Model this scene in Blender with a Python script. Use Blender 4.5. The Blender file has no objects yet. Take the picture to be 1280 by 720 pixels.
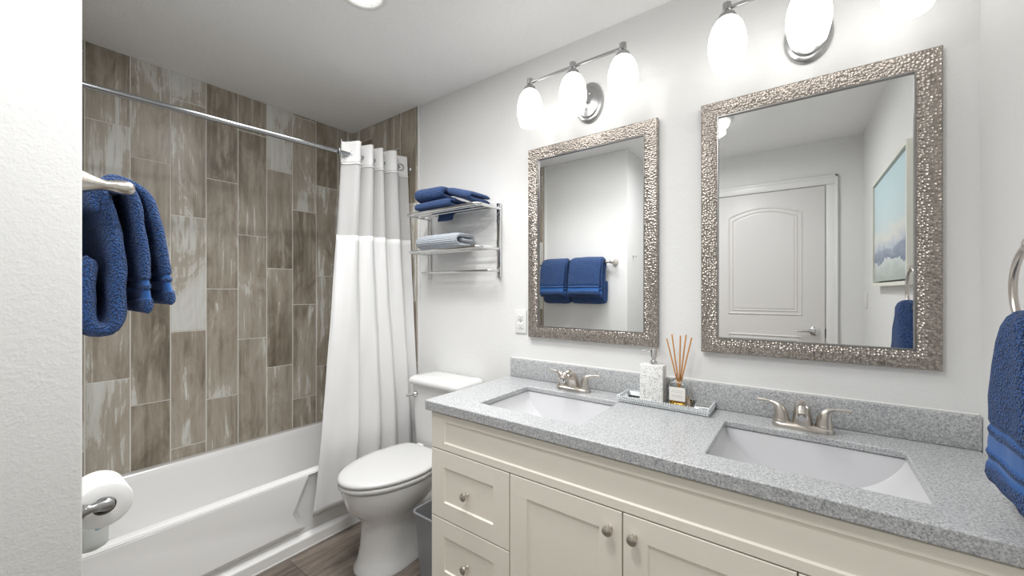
import bpy, bmesh, math, random
from mathutils import Vector, noise
random.seed(7)
S = bpy.context.scene
C = S.collection

# ------------------------------------------------------------------ camera, world, lights, exposure
cam = bpy.data.cameras.new('camera'); cam_o = bpy.data.objects.new('camera', cam); C.objects.link(cam_o)
cam_o.location = (2.591, -1.590, 1.221)
cam_o.rotation_euler = (math.radians(90), 0, math.radians(36.536))
cam.sensor_width = 36; cam.lens = 492.9 / 1280 * 36; cam.shift_y = 3.36 / 1280; cam.clip_start = 0.02
S.camera = cam_o
S.view_settings.view_transform = 'Standard'; S.view_settings.look = 'None'
S.view_settings.exposure = 0.82; S.view_settings.gamma = 1; S.view_settings.use_curve_mapping = False
w = bpy.data.worlds.new('world'); S.world = w; w.use_nodes = True
w.node_tree.nodes['Background'].inputs[0].default_value = (0.9, 0.95, 1, 1)
w.node_tree.nodes['Background'].inputs[1].default_value = 0.3
SHADE_GLOW = 1.7
CAN_W = 3.0
def area(name, loc, rot, sx, sy, watts, col=(1, 1, 1)):
    l = bpy.data.lights.new(name, 'AREA'); l.shape = 'RECTANGLE'; l.size = sx; l.size_y = sy; l.energy = watts; l.color = col
    o = bpy.data.objects.new(name, l); C.objects.link(o); o.location = loc; o.rotation_euler = rot
    return o
al_ = area('flush_lamp', (2.085, -1.32, 2.255), (0, 0, 0), 0.24, 0.24, 6.0, (1, 1, 1)); al_.data.shape = 'DISK'
cb_ = area('soft_ceiling_fill', (1.40, -0.74, 2.33), (0, 0, 0), 1.3, 0.5, 7.6, (1, 1, 1)); cb_.data.spread = math.radians(120)  # added fill light just under the ceiling, no fixture belongs to it
l_ = area('recessed_lamp', (1.262, -0.735, 2.325), (0, 0, 0), 0.11, 0.11, 3, (1, 0.985, 0.96)); l_.data.shape = 'DISK'

# ------------------------------------------------------------------ helpers
ORG = {}
def tag(o, label=None, cat=None, group=None, kind=None):
    if label: o['label'] = label
    if cat: o['category'] = cat
    if group: o['group'] = group
    if kind: o['kind'] = kind
    return o
def thing(name, label, cat, loc, group=None):
    o = bpy.data.objects.new(name, None); C.objects.link(o); o.location = loc; o.empty_display_size = 0.05
    ORG[o.name] = Vector(loc)
    return tag(o, label, cat, group)
class MB:
    def __init__(s): s.v = []; s.f = []; s.m = []; s.uv = []; s.att = {}
    def add(s, vs, fs, mi=0, uvs=None):
        b = len(s.v); s.v += [tuple(p) for p in vs]
        for k, f in enumerate(fs):
            s.f.append([b + i for i in f]); s.m.append(mi); s.uv.append(uvs[k] if uvs else None)
        return b
    def box(s, x0, x1, y0, y1, z0, z1, mi=0):
        s.add([(x0,y0,z0),(x1,y0,z0),(x1,y1,z0),(x0,y1,z0),(x0,y0,z1),(x1,y0,z1),(x1,y1,z1),(x0,y1,z1)],
              [(0,3,2,1),(4,5,6,7),(0,1,5,4),(1,2,6,5),(2,3,7,6),(3,0,4,7)], mi); return s
    def rbox(s, x0, x1, y0, y1, z0, z1, r=0.003, seg=2, mi=0):
        bm = bmesh.new(); bmesh.ops.create_cube(bm, size=1)
        for v in bm.verts: v.co = ((x0+x1)/2 + v.co.x*(x1-x0), (y0+y1)/2 + v.co.y*(y1-y0), (z0+z1)/2 + v.co.z*(z1-z0))
        bmesh.ops.bevel(bm, geom=list(bm.edges), offset=r, segments=seg, profile=0.5, affect='EDGES')
        bm.verts.index_update()
        s.add([v.co[:] for v in bm.verts], [[v.index for v in f.verts] for f in bm.faces], mi); bm.free(); return s
    def loft(s, rings, cap0=True, cap1=True, closed=True, mi=0):
        n = len(rings[0]); b = len(s.v)
        for r in rings: s.v += [tuple(p) for p in r]
        for i in range(len(rings)-1):
            for j in range(n if closed else n-1):
                k = (j+1) % n
                s.f.append([b+i*n+j, b+i*n+k, b+(i+1)*n+k, b+(i+1)*n+j]); s.m.append(mi); s.uv.append(None)
        if cap0: s.f.append([b+j for j in range(n)][::-1]); s.m.append(mi); s.uv.append(None)
        if cap1: s.f.append([b+(len(rings)-1)*n+j for j in range(n)]); s.m.append(mi); s.uv.append(None)
        return b
    def tube(s, path, r, seg=12, cap=True, mi=0, flat=1.0, up=None):
        P = [Vector(p) for p in path]; n = len(P)
        R = r if isinstance(r, (list, tuple)) else [r]*n
        T = [(P[min(i+1,n-1)] - P[max(i-1,0)]).normalized() for i in range(n)]
        a = Vector(up) if up else (Vector((0,0,1)) if abs(T[0].z) < 0.9 else Vector((1,0,0)))
        rings = []
        for i in range(n):
            u = (a - T[i]*a.dot(T[i])).normalized(); a = u if not up else a; v = T[i].cross(u)
            rings.append([P[i] + u*math.cos(t)*R[i]*flat + v*math.sin(t)*R[i] for t in [2*math.pi*k/seg for k in range(seg)]])
        s.loft(rings, cap, cap, mi=mi); return s
    def lathe(s, prof, c, axis='z', seg=32, sx=1, sy=1, cap=True, mi=0):
        rings = []
        for r, h in prof:
            ring = []
            for k in range(seg):
                t = 2*math.pi*k/seg; a, b = r*math.cos(t)*sx, r*math.sin(t)*sy
                if axis == 'z': p = (c[0]+a, c[1]+b, c[2]+h)
                elif axis == 'y': p = (c[0]+a, c[1]+h, c[2]+b)
                else: p = (c[0]+h, c[1]+a, c[2]+b)
                ring.append(p)
            rings.append(ring)
        s.loft(rings, cap, cap, mi=mi); return s
    def prism(s, poly, axis, a, b, mi=0):
        def P(p, h): return {'x': (h, p[0], p[1]), 'y': (p[0], h, p[1]), 'z': (p[0], p[1], h)}[axis]
        s.loft([[P(p, a) for p in poly], [P(p, b) for p in poly]], mi=mi); return s
    def grid(s, fn, nu, nv, closeu=False, mi=0):
        s.loft([[fn(i/(nu if closeu else nu-1), j/(nv-1)) for i in range(nu)] for j in range(nv)], False, False, closeu, mi); return s
    def build(s, name, mats, parent=None, loc=None, bevel=0, seg=2, sub=0, solid=0, smooth=38, recalc=True):
        if not isinstance(mats, (list, tuple)): mats = [mats]
        org = ORG[parent.name] if parent is not None else Vector(loc or (0,0,0))
        me = bpy.data.meshes.new(name)
        me.from_pydata([(Vector(v)-org)[:] for v in s.v], [], s.f)
        for m in mats: me.materials.append(m)
        for p, mi in zip(me.polygons, s.m): p.material_index = mi; p.use_smooth = smooth is not None
        if any(u is not None for u in s.uv):
            ul = me.uv_layers.new(name='UVMap')
            for p, u in zip(me.polygons, s.uv):
                if u:
                    for li, q in zip(p.loop_indices, u): ul.data[li].uv = q
        for an, vals in s.att.items():
            at = me.attributes.new(an, 'FLOAT', 'POINT')
            for i, x in enumerate(vals): at.data[i].value = x
        if recalc:
            bm = bmesh.new(); bm.from_mesh(me); bmesh.ops.recalc_face_normals(bm, faces=bm.faces); bm.to_mesh(me); bm.free()
        if smooth and not sub: me.set_sharp_from_angle(angle=math.radians(smooth))
        o = bpy.data.objects.new(name, me); C.objects.link(o)
        if parent is not None: o.parent = parent
        else: o.location = org
        ORG[o.name] = org
        if solid: m = o.modifiers.new('solid', 'SOLIDIFY'); m.thickness = abs(solid); m.offset = 1 if solid > 0 else -1
        if bevel:
            m = o.modifiers.new('bevel', 'BEVEL'); m.width = bevel; m.segments = seg; m.limit_method = 'ANGLE'; m.angle_limit = math.radians(40); m.harden_normals = False
        if sub: m = o.modifiers.new('sub', 'SUBSURF'); m.levels = sub; m.render_levels = sub
        return o
def copy_tree(o, parent=None, off=None, label=None, group=None):
    c = o.copy(); C.objects.link(c); ORG[c.name] = ORG[o.name]
    if parent is not None: c.parent = parent
    if off: c.location = Vector(o.location) + Vector(off)
    if label: c['label'] = label
    if group: c['group'] = group
    for ch in list(o.children): copy_tree(ch, c)
    return c
def smoothpath(pts, n=60):
    P = [Vector(p) for p in pts]; out = []
    m = len(P)-1
    for k in range(n+1):
        t = k/n*m; i = min(int(t), m-1); u = t-i
        p0, p1, p2, p3 = P[max(i-1,0)], P[i], P[i+1], P[min(i+2,m)]
        out.append(0.5*((2*p1)+(p2-p0)*u+(2*p0-5*p1+4*p2-p3)*u*u+(3*p1-p0-3*p2+p3)*u**3))
    # even arc-length resample
    L = [0]
    for a, b in zip(out, out[1:]): L.append(L[-1]+(b-a).length)
    res = []; j = 0
    for k in range(n+1):
        d = L[-1]*k/n
        while j < len(L)-2 and L[j+1] < d: j += 1
        seg = L[j+1]-L[j]; res.append(out[j].lerp(out[j+1], (d-L[j])/seg if seg else 0))
    return res, L[-1]
def wob(p, amp, sc, seed=0):
    q = Vector(p)*sc + Vector((seed*7.3, seed*3.1, seed*5.7))
    return Vector(p) + noise.noise_vector(q)*amp
def sweep(mb, pts, axis, hw, t, n=60, ring=28, amp=0.002, sc=25, seed=0, bands=None, taper=0.0):
    # a thick strip of cloth swept along pts; axis = width direction, hw half width, t half thickness
    path, L = smoothpath(pts, n); A = Vector(axis).normalized(); rings = []; att = []
    for i, p in enumerate(path):
        T = (path[min(i+1,n)]-path[max(i-1,0)]).normalized(); N = T.cross(A).normalized()
        d = L*i/n; e = min(d, L-d); tt = t; terry = 1.0
        for b in (bands or []):
            dd = d if b[0] >= 0 else L-d
            lo, hi = (b[0], b[1]) if b[0] >= 0 else (-b[1], -b[0])
            if lo <= dd <= hi: tt = t*0.72; terry = 0.0
        k = math.sqrt(max(0.0, 1-(1-min(e/t,1))**2))*0.9+0.1
        r = []
        for j in range(ring):
            a = 2*math.pi*j/ring; c, s_ = math.cos(a), math.sin(a)
            x = math.copysign(abs(c)**0.28, c)*hw*(1-taper*i/n); y = math.copysign(abs(s_)**0.8, s_)*tt*k
            r.append(wob(p + A*x + N*y, amp, sc, seed)); att.append(terry)
        rings.append(r)
    mb.loft(rings); mb.att.setdefault('terry', []).extend(att)

# ------------------------------------------------------------------ materials
def mat(name, base=(0.8,0.8,0.8), rough=0.5, metal=0.0, **kw):
    m = bpy.data.materials.new(name); m.use_nodes = True; b = m.node_tree.nodes['Principled BSDF']
    b.inputs['Base Color'].default_value = (*base, 1); b.inputs['Roughness'].default_value = rough; b.inputs['Metallic'].default_value = metal
    for k, v in kw.items(): b.inputs[k.replace('_', ' ')].default_value = v
    return m
class NT:
    def __init__(s, m): s.t = m.node_tree; s.b = s.t.nodes['Principled BSDF']
    def n(s, ty, **p):
        x = s.t.nodes.new(ty)
        for k, v in p.items():
            if k in x.inputs: x.inputs[k].default_value = v
            else: setattr(x, k, v)
        return x
    def l(s, a, b): s.t.links.new(a, b)
    def coord(s, kind='Object', scale=(1,1,1), rot=(0,0,0)):
        c = s.n('ShaderNodeTexCoord'); mp = s.n('ShaderNodeMapping'); mp.inputs['Scale'].default_value = scale; mp.inputs['Rotation'].default_value = rot
        s.l(c.outputs[kind], mp.inputs[0]); return mp.outputs[0]
    def noise(s, vec, scale, detail=3, rough=0.5, dist=0.0):
        x = s.n('ShaderNodeTexNoise', Scale=scale, Detail=detail, Roughness=rough, Distortion=dist); s.l(vec, x.inputs['Vector']); return x.outputs['Fac']
    def ramp(s, fac, stops, interp='LINEAR'):
        r = s.n('ShaderNodeValToRGB'); r.color_ramp.interpolation = interp; e = r.color_ramp.elements
        e[0].position, e[0].color = stops[0][0], (*stops[0][1], 1); e[1].position, e[1].color = stops[-1][0], (*stops[-1][1], 1)
        for p, c in stops[1:-1]: x = e.new(p); x.color = (*c, 1)
        s.l(fac, r.inputs[0]); return r.outputs[0]
    def mix(s, fac, a, b, blend='MIX'):
        x = s.n('ShaderNodeMix', data_type='RGBA', blend_type=blend)
        for v, i in ((fac, 0), (a, 6), (b, 7)):
            if hasattr(v, 'links'): s.l(v, x.inputs[i])
            else: x.inputs[i].default_value = v if i == 0 else (*v, 1)
        return x.outputs[2]
    def math(s, op, a, b=0.0):
        x = s.n('ShaderNodeMath', operation=op)
        for i, v in enumerate((a, b)):
            if hasattr(v, 'links'): s.l(v, x.inputs[i])
            else: x.inputs[i].default_value = v
        return x.outputs[0]
    def bump(s, h, strength=0.3, dist=0.002):
        x = s.n('ShaderNodeBump', Strength=strength, Distance=dist); s.l(h, x.inputs['Height']); s.l(x.outputs[0], s.b.inputs['Normal']); return x
    def base(s, c): s.l(c, s.b.inputs['Base Color'])

M = {}
def paint(name, col, bs=0.25, sc=220, rough=0.55):
    m = mat(name, col, rough); n = NT(m); v = n.coord()
    h = n.noise(v, sc, 2, 0.5); h2 = n.noise(v, sc*0.35, 2, 0.5)
    n.bump(n.math('ADD', h, h2), bs, 0.0022); return m
M['wall'] = paint('wall_paint', (0.80, 0.80, 0.79), 0.35)
M['ceil'] = paint('ceiling_texture', (0.93, 0.93, 0.925), 0.9, 120, 0.8)
M['door'] = mat('door_paint', (0.74, 0.72, 0.705), 0.4)
M['trim'] = mat('trim_paint', (0.82, 0.82, 0.81), 0.35)
M['edge'] = mat('tile_edge_trim', (0.80, 0.80, 0.78), 0.3)
M['grout'] = mat('grout', (0.74, 0.73, 0.69), 0.8)
M['cab'] = mat('cabinet_paint', (0.93, 0.885, 0.785), 0.38)
M['cabdark'] = mat('cabinet_gap', (0.35, 0.32, 0.27), 0.6)
M['porc'] = mat('porcelain', (0.74, 0.74, 0.735), 0.12, Coat_Weight=0.4)
M['tub'] = mat('tub_enamel', (0.88, 0.88, 0.875), 0.16, Coat_Weight=0.3)
M['sink'] = mat('sink_porcelain', (0.66, 0.66, 0.675), 0.15)
M['nickel'] = mat('brushed_nickel', (0.62, 0.58, 0.53), 0.28, 1.0)
M['chrome'] = mat('chrome', (0.72, 0.72, 0.72), 0.10, 1.0)
M['rodchrome'] = mat('dark_chrome', (0.38, 0.39, 0.40), 0.16, 1.0)  # chrome with a darker even base, for the rod only
M['satin'] = mat('satin_steel', (0.42, 0.42, 0.42), 0.28, 1.0)
M['darkm'] = mat('dark_metal', (0.06, 0.06, 0.06), 0.4, 0.6)
M['seatp'] = mat('seat_plastic', (0.64, 0.64, 0.635), 0.25)
M['plastic'] = mat('white_plastic', (0.80, 0.80, 0.78), 0.35)
M['hole'] = mat('dark_slot', (0.05, 0.05, 0.05), 0.6)
M['mirror'] = mat('mirror_glass', (0.90, 0.91, 0.91), 0.0, 1.0)
M['paper'] = mat('tissue_paper', (0.86, 0.86, 0.85), 0.9)
n = NT(M['paper']); n.bump(n.noise(n.coord(), 260, 2), 0.25, 0.001)
M['core'] = mat('cardboard_core', (0.10, 0.085, 0.07), 0.9)

# tiles: uv carries a per-tile shifted position, attribute free
m = mat('wood_look_tile', rough=0.32); M['tile'] = m; n = NT(m)
uv = n.n('ShaderNodeUVMap'); uv.uv_map = 'UVMap'
def uvm(scale):
    mp = n.n('ShaderNodeMapping'); mp.inputs['Scale'].default_value = (*scale, 1); n.l(uv.outputs[0], mp.inputs[0]); return mp.outputs[0]
streak = n.noise(uvm((34, 1.5)), 1.0, 8, 0.68, 0.5)
patch = n.noise(uvm((8, 2.4)), 1.0, 7, 0.66, 1.3)
fine = n.noise(uvm((160, 14)), 1.0, 3, 0.6)
big = n.noise(uvm((1.5, 0.9)), 1.0, 1, 0.4)
wisp = n.noise(uvm((13, 0.9)), 1.0, 2, 0.5, 1.6)
f1 = n.math('ADD', n.math('MULTIPLY', streak, 0.40), n.math('MULTIPLY', patch, 0.55))
f2 = n.math('ADD', f1, n.math('MULTIPLY', n.math('SUBTRACT', big, 0.5), 0.75))
f3 = n.math('ADD', f2, n.math('MULTIPLY', n.math('SUBTRACT', fine, 0.5), 0.12))
f3 = n.math('ADD', f3, n.math('MULTIPLY', n.math('GREATER_THAN', wisp, 0.60), n.math('MULTIPLY', n.math('SUBTRACT', patch, 0.35), 0.45)))
f3 = n.math('ADD', f3, 0.018)
col = n.ramp(f3, [(0.25, (0.155, 0.128, 0.094)), (0.36, (0.26, 0.222, 0.172)), (0.45, (0.38, 0.334, 0.272)), (0.53, (0.45, 0.405, 0.34)), (0.565, (0.48, 0.44, 0.378)), (0.585, (0.62, 0.605, 0.555)), (0.70, (0.71, 0.715, 0.685))])
n.base(col); n.bump(n.math('ADD', n.math('MULTIPLY', fine, 0.4), streak), 0.12, 0.001)

m = mat('vinyl_plank', rough=0.45); M['floor'] = m; n = NT(m)
v = n.coord('Object', (1, 1, 1), (0, 0, math.radians(90)))
br = n.n('ShaderNodeTexBrick', Scale=1.0); br.inputs['Brick Width'].default_value = 1.2; br.inputs['Row Height'].default_value = 0.18
br.inputs['Mortar Size'].default_value = 0.0015; br.inputs['Color1'].default_value = (0.15,0.15,0.15,1); br.inputs['Color2'].default_value = (0.85,0.85,0.85,1); br.offset = 0.37
n.l(v, br.inputs['Vector'])
gr = n.noise(n.coord('Object', (38, 3.2, 10)), 1.0, 6, 0.65, 1.4)
gr2 = n.noise(n.coord('Object', (9, 1.4, 3)), 1.0, 3, 0.5, 0.8)
base = n.ramp(n.math('ADD', n.math('MULTIPLY', gr, 0.6), n.math('MULTIPLY', gr2, 0.4)), [(0.3, (0.06, 0.045, 0.035)), (0.48, (0.145, 0.118, 0.095)), (0.65, (0.25, 0.213, 0.178))])
base = n.mix(0.22, base, br.outputs['Color'], 'OVERLAY'); n.base(n.mix(br.outputs['Fac'], base, (0.05, 0.04, 0.035)))
n.bump(gr, 0.12, 0.001)

m = mat('granite', rough=0.22); M['granite'] = m; n = NT(m); v = n.coord()
vo = n.n('ShaderNodeTexVoronoi', Scale=420.0); n.l(v, vo.inputs['Vector'])
a = n.noise(v, 230, 2, 0.6); b_ = n.noise(v, 420, 2, 0.6)
sp = n.math('ADD', n.math('MULTIPLY', a, 0.55), n.math('MULTIPLY', b_, 0.45))
c1 = n.ramp(sp, [(0.36, (0.22, 0.23, 0.24)), (0.46, (0.40, 0.41, 0.42)), (0.54, (0.50, 0.51, 0.515)), (0.64, (0.68, 0.685, 0.685))])
n.base(c1)

m = mat('hammered_frame', rough=0.25, metal=0.85); M['hammer'] = m; n = NT(m); v = n.coord()
vo = n.n('ShaderNodeTexVoronoi', Scale=130.0, feature='SMOOTH_F1'); vo.inputs['Smoothness'].default_value = 0.25; vo.inputs['Randomness'].default_value = 0.75; n.l(v, vo.inputs['Vector'])
n.bump(vo.outputs['Distance'], 0.8, 0.004)
n.base(n.mix(n.noise(v, 14, 3), n.ramp(vo.outputs['Distance'], [(0.12, (0.56, 0.52, 0.48)), (0.7, (0.20, 0.175, 0.15))]), (0.42, 0.375, 0.335)))
M['frameedge'] = mat('frame_edge', (0.30, 0.29, 0.28), 0.35, 0.9)

def terry(name, col, col2):
    m = mat(name, col, 0.95, Sheen_Weight=0.15, Sheen_Roughness=0.5); n = NT(m); v = n.coord()
    at = n.n('ShaderNodeAttribute', attribute_name='terry')
    vo = n.n('ShaderNodeTexVoronoi', Scale=230.0); n.l(v, vo.inputs['Vector'])
    h = n.math('MULTIPLY', n.math('ADD', vo.outputs['Distance'], n.noise(v, 160, 3, 0.6)), at.outputs['Fac'])
    n.bump(h, 1.0, 0.009)
    pile = n.mix(n.ramp(vo.outputs['Distance'], [(0.1, (0, 0, 0)), (0.6, (1, 1, 1))]), tuple(x*1.45 for x in col), tuple(x*0.5 for x in col))
    n.base(n.mix(at.outputs['Fac'], col2, pile)); return m
M['blue'] = terry('blue_terry', (0.020, 0.100, 0.34), (0.022, 0.110, 0.35))
m = mat('knit_cloth', (0.66, 0.70, 0.74), 0.9, Sheen_Weight=0.2); M['knit'] = m; n = NT(m); v = n.coord()
wv = n.n('ShaderNodeTexWave', Scale=34.0, wave_type='BANDS', bands_direction='Z', Distortion=1.5); wv.inputs['Detail Scale'].default_value = 6; n.l(v, wv.inputs['Vector'])
wv2 = n.n('ShaderNodeTexWave', Scale=38.0, wave_type='BANDS', bands_direction='X'); n.l(v, wv2.inputs['Vector'])
h = n.math('MULTIPLY', wv.outputs['Fac'], n.math('ADD', 0.4, wv2.outputs['Fac']))
n.bump(h, 1.0, 0.006); n.base(n.mix(h, (0.36, 0.42, 0.50), (0.78, 0.81, 0.84)))

m = mat('curtain_cloth', (0.88, 0.88, 0.875), 0.9); M['cloth'] = m; n = NT(m)
n.bump(n.noise(n.coord('Object', (1, 1, 1)), 900, 2), 0.08, 0.0006)
tr = n.n('ShaderNodeBsdfTranslucent'); tr.inputs[0].default_value = (0.85, 0.85, 0.84, 1); mx = n.n('ShaderNodeMixShader'); mx.inputs[0].default_value = 0.22
n.l(n.b.outputs[0], mx.inputs[1]); n.l(tr.outputs[0], mx.inputs[2]); n.l(mx.outputs[0], n.t.nodes['Material Output'].inputs[0])
m = mat('sheer_cloth', (0.84, 0.84, 0.84), 0.9); M['sheer'] = m; n = NT(m)
tr = n.n('ShaderNodeBsdfTranslucent'); tr.inputs[0].default_value = (0.82, 0.82, 0.82, 1); mx = n.n('ShaderNodeMixShader'); mx.inputs[0].default_value = 0.35
tp = n.n('ShaderNodeBsdfTransparent'); mx2 = n.n('ShaderNodeMixShader'); mx2.inputs[0].default_value = 0.22
n.l(n.b.outputs[0], mx.inputs[1]); n.l(tr.outputs[0], mx.inputs[2]); n.l(mx.outputs[0], mx2.inputs[1]); n.l(tp.outputs[0], mx2.inputs[2]); n.l(mx2.outputs[0], n.t.nodes['Material Output'].inputs[0])

m = mat('opal_glass', (0.95, 0.94, 0.92), 0.3); M['opal'] = m
m.node_tree.nodes['Principled BSDF'].inputs['Emission Color'].default_value = (1, 0.985, 0.96, 1); m.node_tree.nodes['Principled BSDF'].inputs['Emission Strength'].default_value = SHADE_GLOW
m = mat('can_lens', (0.95, 0.95, 0.95), 0.4); M['lens'] = m
m.node_tree.nodes['Principled BSDF'].inputs['Emission Color'].default_value = (1, 0.98, 0.95, 1); m.node_tree.nodes['Principled BSDF'].inputs['Emission Strength'].default_value = CAN_W

m = mat('terrazzo', (0.85, 0.85, 0.83), 0.35); M['terrazzo'] = m; n = NT(m); v = n.coord()
vo = n.n('ShaderNodeTexVoronoi', Scale=300.0); n.l(v, vo.inputs['Vector'])
k = n.math('LESS_THAN', vo.outputs['Distance'], n.math('MULTIPLY', n.noise(v, 60, 2), 0.75))
sep = n.n('ShaderNodeSeparateColor'); n.l(vo.outputs['Color'], sep.inputs[0])
k2 = n.math('MULTIPLY', k, n.math('GREATER_THAN', sep.outputs[0], 0.45))
n.base(n.mix(k2, (0.86, 0.86, 0.84), n.ramp(sep.outputs[1], [(0.3, (0.06, 0.06, 0.06)), (0.9, (0.38, 0.36, 0.33))])))
M['glass'] = mat('clear_glass', (0.97, 0.98, 0.98), 0.02, Transmission_Weight=1.0, IOR=1.25)
M['amber'] = mat('amber_liquid', (0.95, 0.55, 0.10), 0.02, Transmission_Weight=0.75, IOR=1.35)
M['label'] = mat('cream_label', (0.85, 0.83, 0.78), 0.6)
n = NT(M['label'])
M['reed'] = mat('reed_wood', (0.62, 0.29, 0.075), 0.6)
M['crystal'] = mat('crystal_bead', (0.85, 0.87, 0.88), 0.05, 0.6)
M['traymirror'] = mat('tray_mirror', (0.80, 0.83, 0.84), 0.05, 1.0)
M['bin'] = mat('smoky_plastic', (0.52, 0.53, 0.55), 0.12, Transmission_Weight=0.6, IOR=1.3)
M['bottle'] = mat('milky_plastic', (0.74, 0.77, 0.75), 0.25, Transmission_Weight=0.3, IOR=1.3)
M['bluelabel'] = mat('blue_print', (0.20, 0.50, 0.75), 0.4)
M['frame'] = mat('cream_float_frame', (0.80, 0.80, 0.72), 0.45)
m = mat('seascape_paint', rough=0.6); M['art'] = m; n = NT(m); gen = n.n('ShaderNodeTexCoord')
sx = n.n('ShaderNodeSeparateXYZ'); n.l(gen.outputs['Generated'], sx.inputs[0])
nz = n.noise(n.coord('Object', (1, 2.5, 9)), 1.6, 5, 0.6, 0.6); nz2 = n.noise(n.coord('Object', (1, 4, 4)), 2.0, 4, 0.6, 0.4)
hh = n.math('ADD', sx.outputs['Z'], n.math('MULTIPLY', n.math('SUBTRACT', nz, 0.5), 0.28))
hh = n.math('ADD', hh, n.math('MULTIPLY', n.math('SUBTRACT', nz2, 0.5), 0.16))
n.base(n.ramp(hh, [(0.0, (0.45, 0.52, 0.48)), (0.13, (0.62, 0.68, 0.66)), (0.17, (0.70, 0.74, 0.74)), (0.19, (0.22, 0.27, 0.36)), (0.29, (0.33, 0.38, 0.47)), (0.33, (0.55, 0.60, 0.66)), (0.42, (0.72, 0.73, 0.68)), (0.55, (0.58, 0.70, 0.72)), (1.0, (0.50, 0.66, 0.70))]))
n.bump(nz2, 0.2, 0.002)

# ------------------------------------------------------------------ the room
H = 2.34; XR = 2.969; YF = -1.472; XA = 1.470; YR = -2.19; T = 0.10
def struct(o): o['kind'] = 'structure'; return o
struct(MB().box(-T, XR+T, YR-T, T, -0.08, 0).build('floor', M['floor'], smooth=None))
struct(MB().box(-T, XR+T, YR-T, T, H, H+0.08).build('ceiling', M['ceil'], smooth=None))
struct(MB().box(0.0, XR+T, 0, T, 0, H).build('wall_back', M['wall'], smooth=None))
struct(MB().box(XR, XR+T, YR-T, 0, 0, H).build('wall_right', M['wall'], smooth=None))
def lw(name, x0, x1, y0, y1): return struct(MB().rbox(x0, x1, y0, y1, 0, H, 0.004).build(name, M['wall']))
lw('wall_front', -T, XA, YR-T, YF)
struct(MB().box(XA, XR, YR-T, YR, 0, H).build('wall_rear', M['wall'], smooth=None))

def tiles(mb, P, u0, u1, z0, z1, cols, w_, L, g=0.0042):
    # P(u, z, d): point on the wall; cols: list of (u start, row offset)
    for us, off in cols:
        z = off - math.ceil((off - z0)/L)*L - L
        while z < z1:
            a0, a1 = max(us+g/2, u0), min(us+w_-g/2, u1); b0, b1 = max(z+g/2, z0), min(z+L-g/2, z1)
            if a1-a0 > 0.004 and b1-b0 > 0.004:
                e = 0.0012; ru, rv = random.random()*40, random.random()*40
                q = [(a0,b0),(a1,b0),(a1,b1),(a0,b1)]; i = [(a0+e,b0+e),(a1-e,b0+e),(a1-e,b1-e),(a0+e,b1-e)]
                vs = [P(u, zz, 0) for u, zz in q] + [P(u, zz, 0.002) for u, zz in i]
                def U(p): return (p[0]-us+ru, p[1]-z+rv)
                fs = [(4,5,6,7),(0,1,5,4),(1,2,6,5),(2,3,7,6),(3,0,4,7)]; qq = q+i
                mb.add(vs, fs, 0, [[U(qq[k]) for k in f] for f in fs])
            z += L
TW = 0.1515
offs = [0.5, 0.205, 0.07, 0.412, 0.035, 0.345, 0.16, 0.535, 0.122, 0.42]
us = [-1.31-TW + i*0.149 for i in range(11)]
mb = MB(); mb.box(-T, 0, YF, T, 0, H, 1)
tiles(mb, lambda u, z, d: (d, u, z), YF, 0.0, 0.0, H, [(u, o) for u, o in zip([-1.31-0.149+i*0.149 for i in range(10)], offs)], 0.149, 0.598)
struct(mb.build('wall_left', [M['tile'], M['grout']], recalc=False))
mb = MB(); mb.box(0.0025, 0.704, -0.008, 0, 0, H, 1)
tiles(mb, lambda u, z, d: (u, -0.008-d, z), 0.0025, 0.704, 0.0, H, [(0.0025+0.149*i-0.055, o) for i, o in enumerate([0.25, 0.46, 0.10, 0.33, 0.56, 0.18])], 0.149, 0.598)
struct(mb.build('wall_shower', [M['tile'], M['grout']], recalc=False))
mb = MB(); mb.box(0.0025, 0.704, YF, YF+0.008, 0, H, 1)
tiles(mb, lambda u, z, d: (u, YF+0.008+d, z), 0.0025, 0.704, 0.0, H, [(0.0025+0.149*i-0.055, o) for i, o in enumerate([0.35, 0.06, 0.5, 0.23, 0.46, 0.12])], 0.149, 0.598)
struct(mb.build('wall_shower_end', [M['tile'], M['grout']], recalc=False))
struct(MB().rbox(0.7045, 0.722, -0.011, 0.0, 0, H, 0.003).build('trim_1', M['edge']))
struct(MB().rbox(0.7045, 0.722, YF, YF+0.011, 0, H, 0.003).build('trim_2', M['edge']))
struct(MB().rbox(0.7225, 1.425, -0.014, 0, 0, 0.085, 0.004).build('baseboard_back', M['trim']))
struct(MB().rbox(0.7225, XA, YF, YF+0.014, 0, 0.085, 0.004).build('baseboard_front', M['trim']))
struct(MB().rbox(XA, XA+0.014, YR, YF, 0, 0.085, 0.004).build('baseboard_side', M['trim']))
struct(MB().rbox(XR-0.014, XR, YR, -0.57, 0, 0.085, 0.004).build('baseboard_right', M['trim']))

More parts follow.
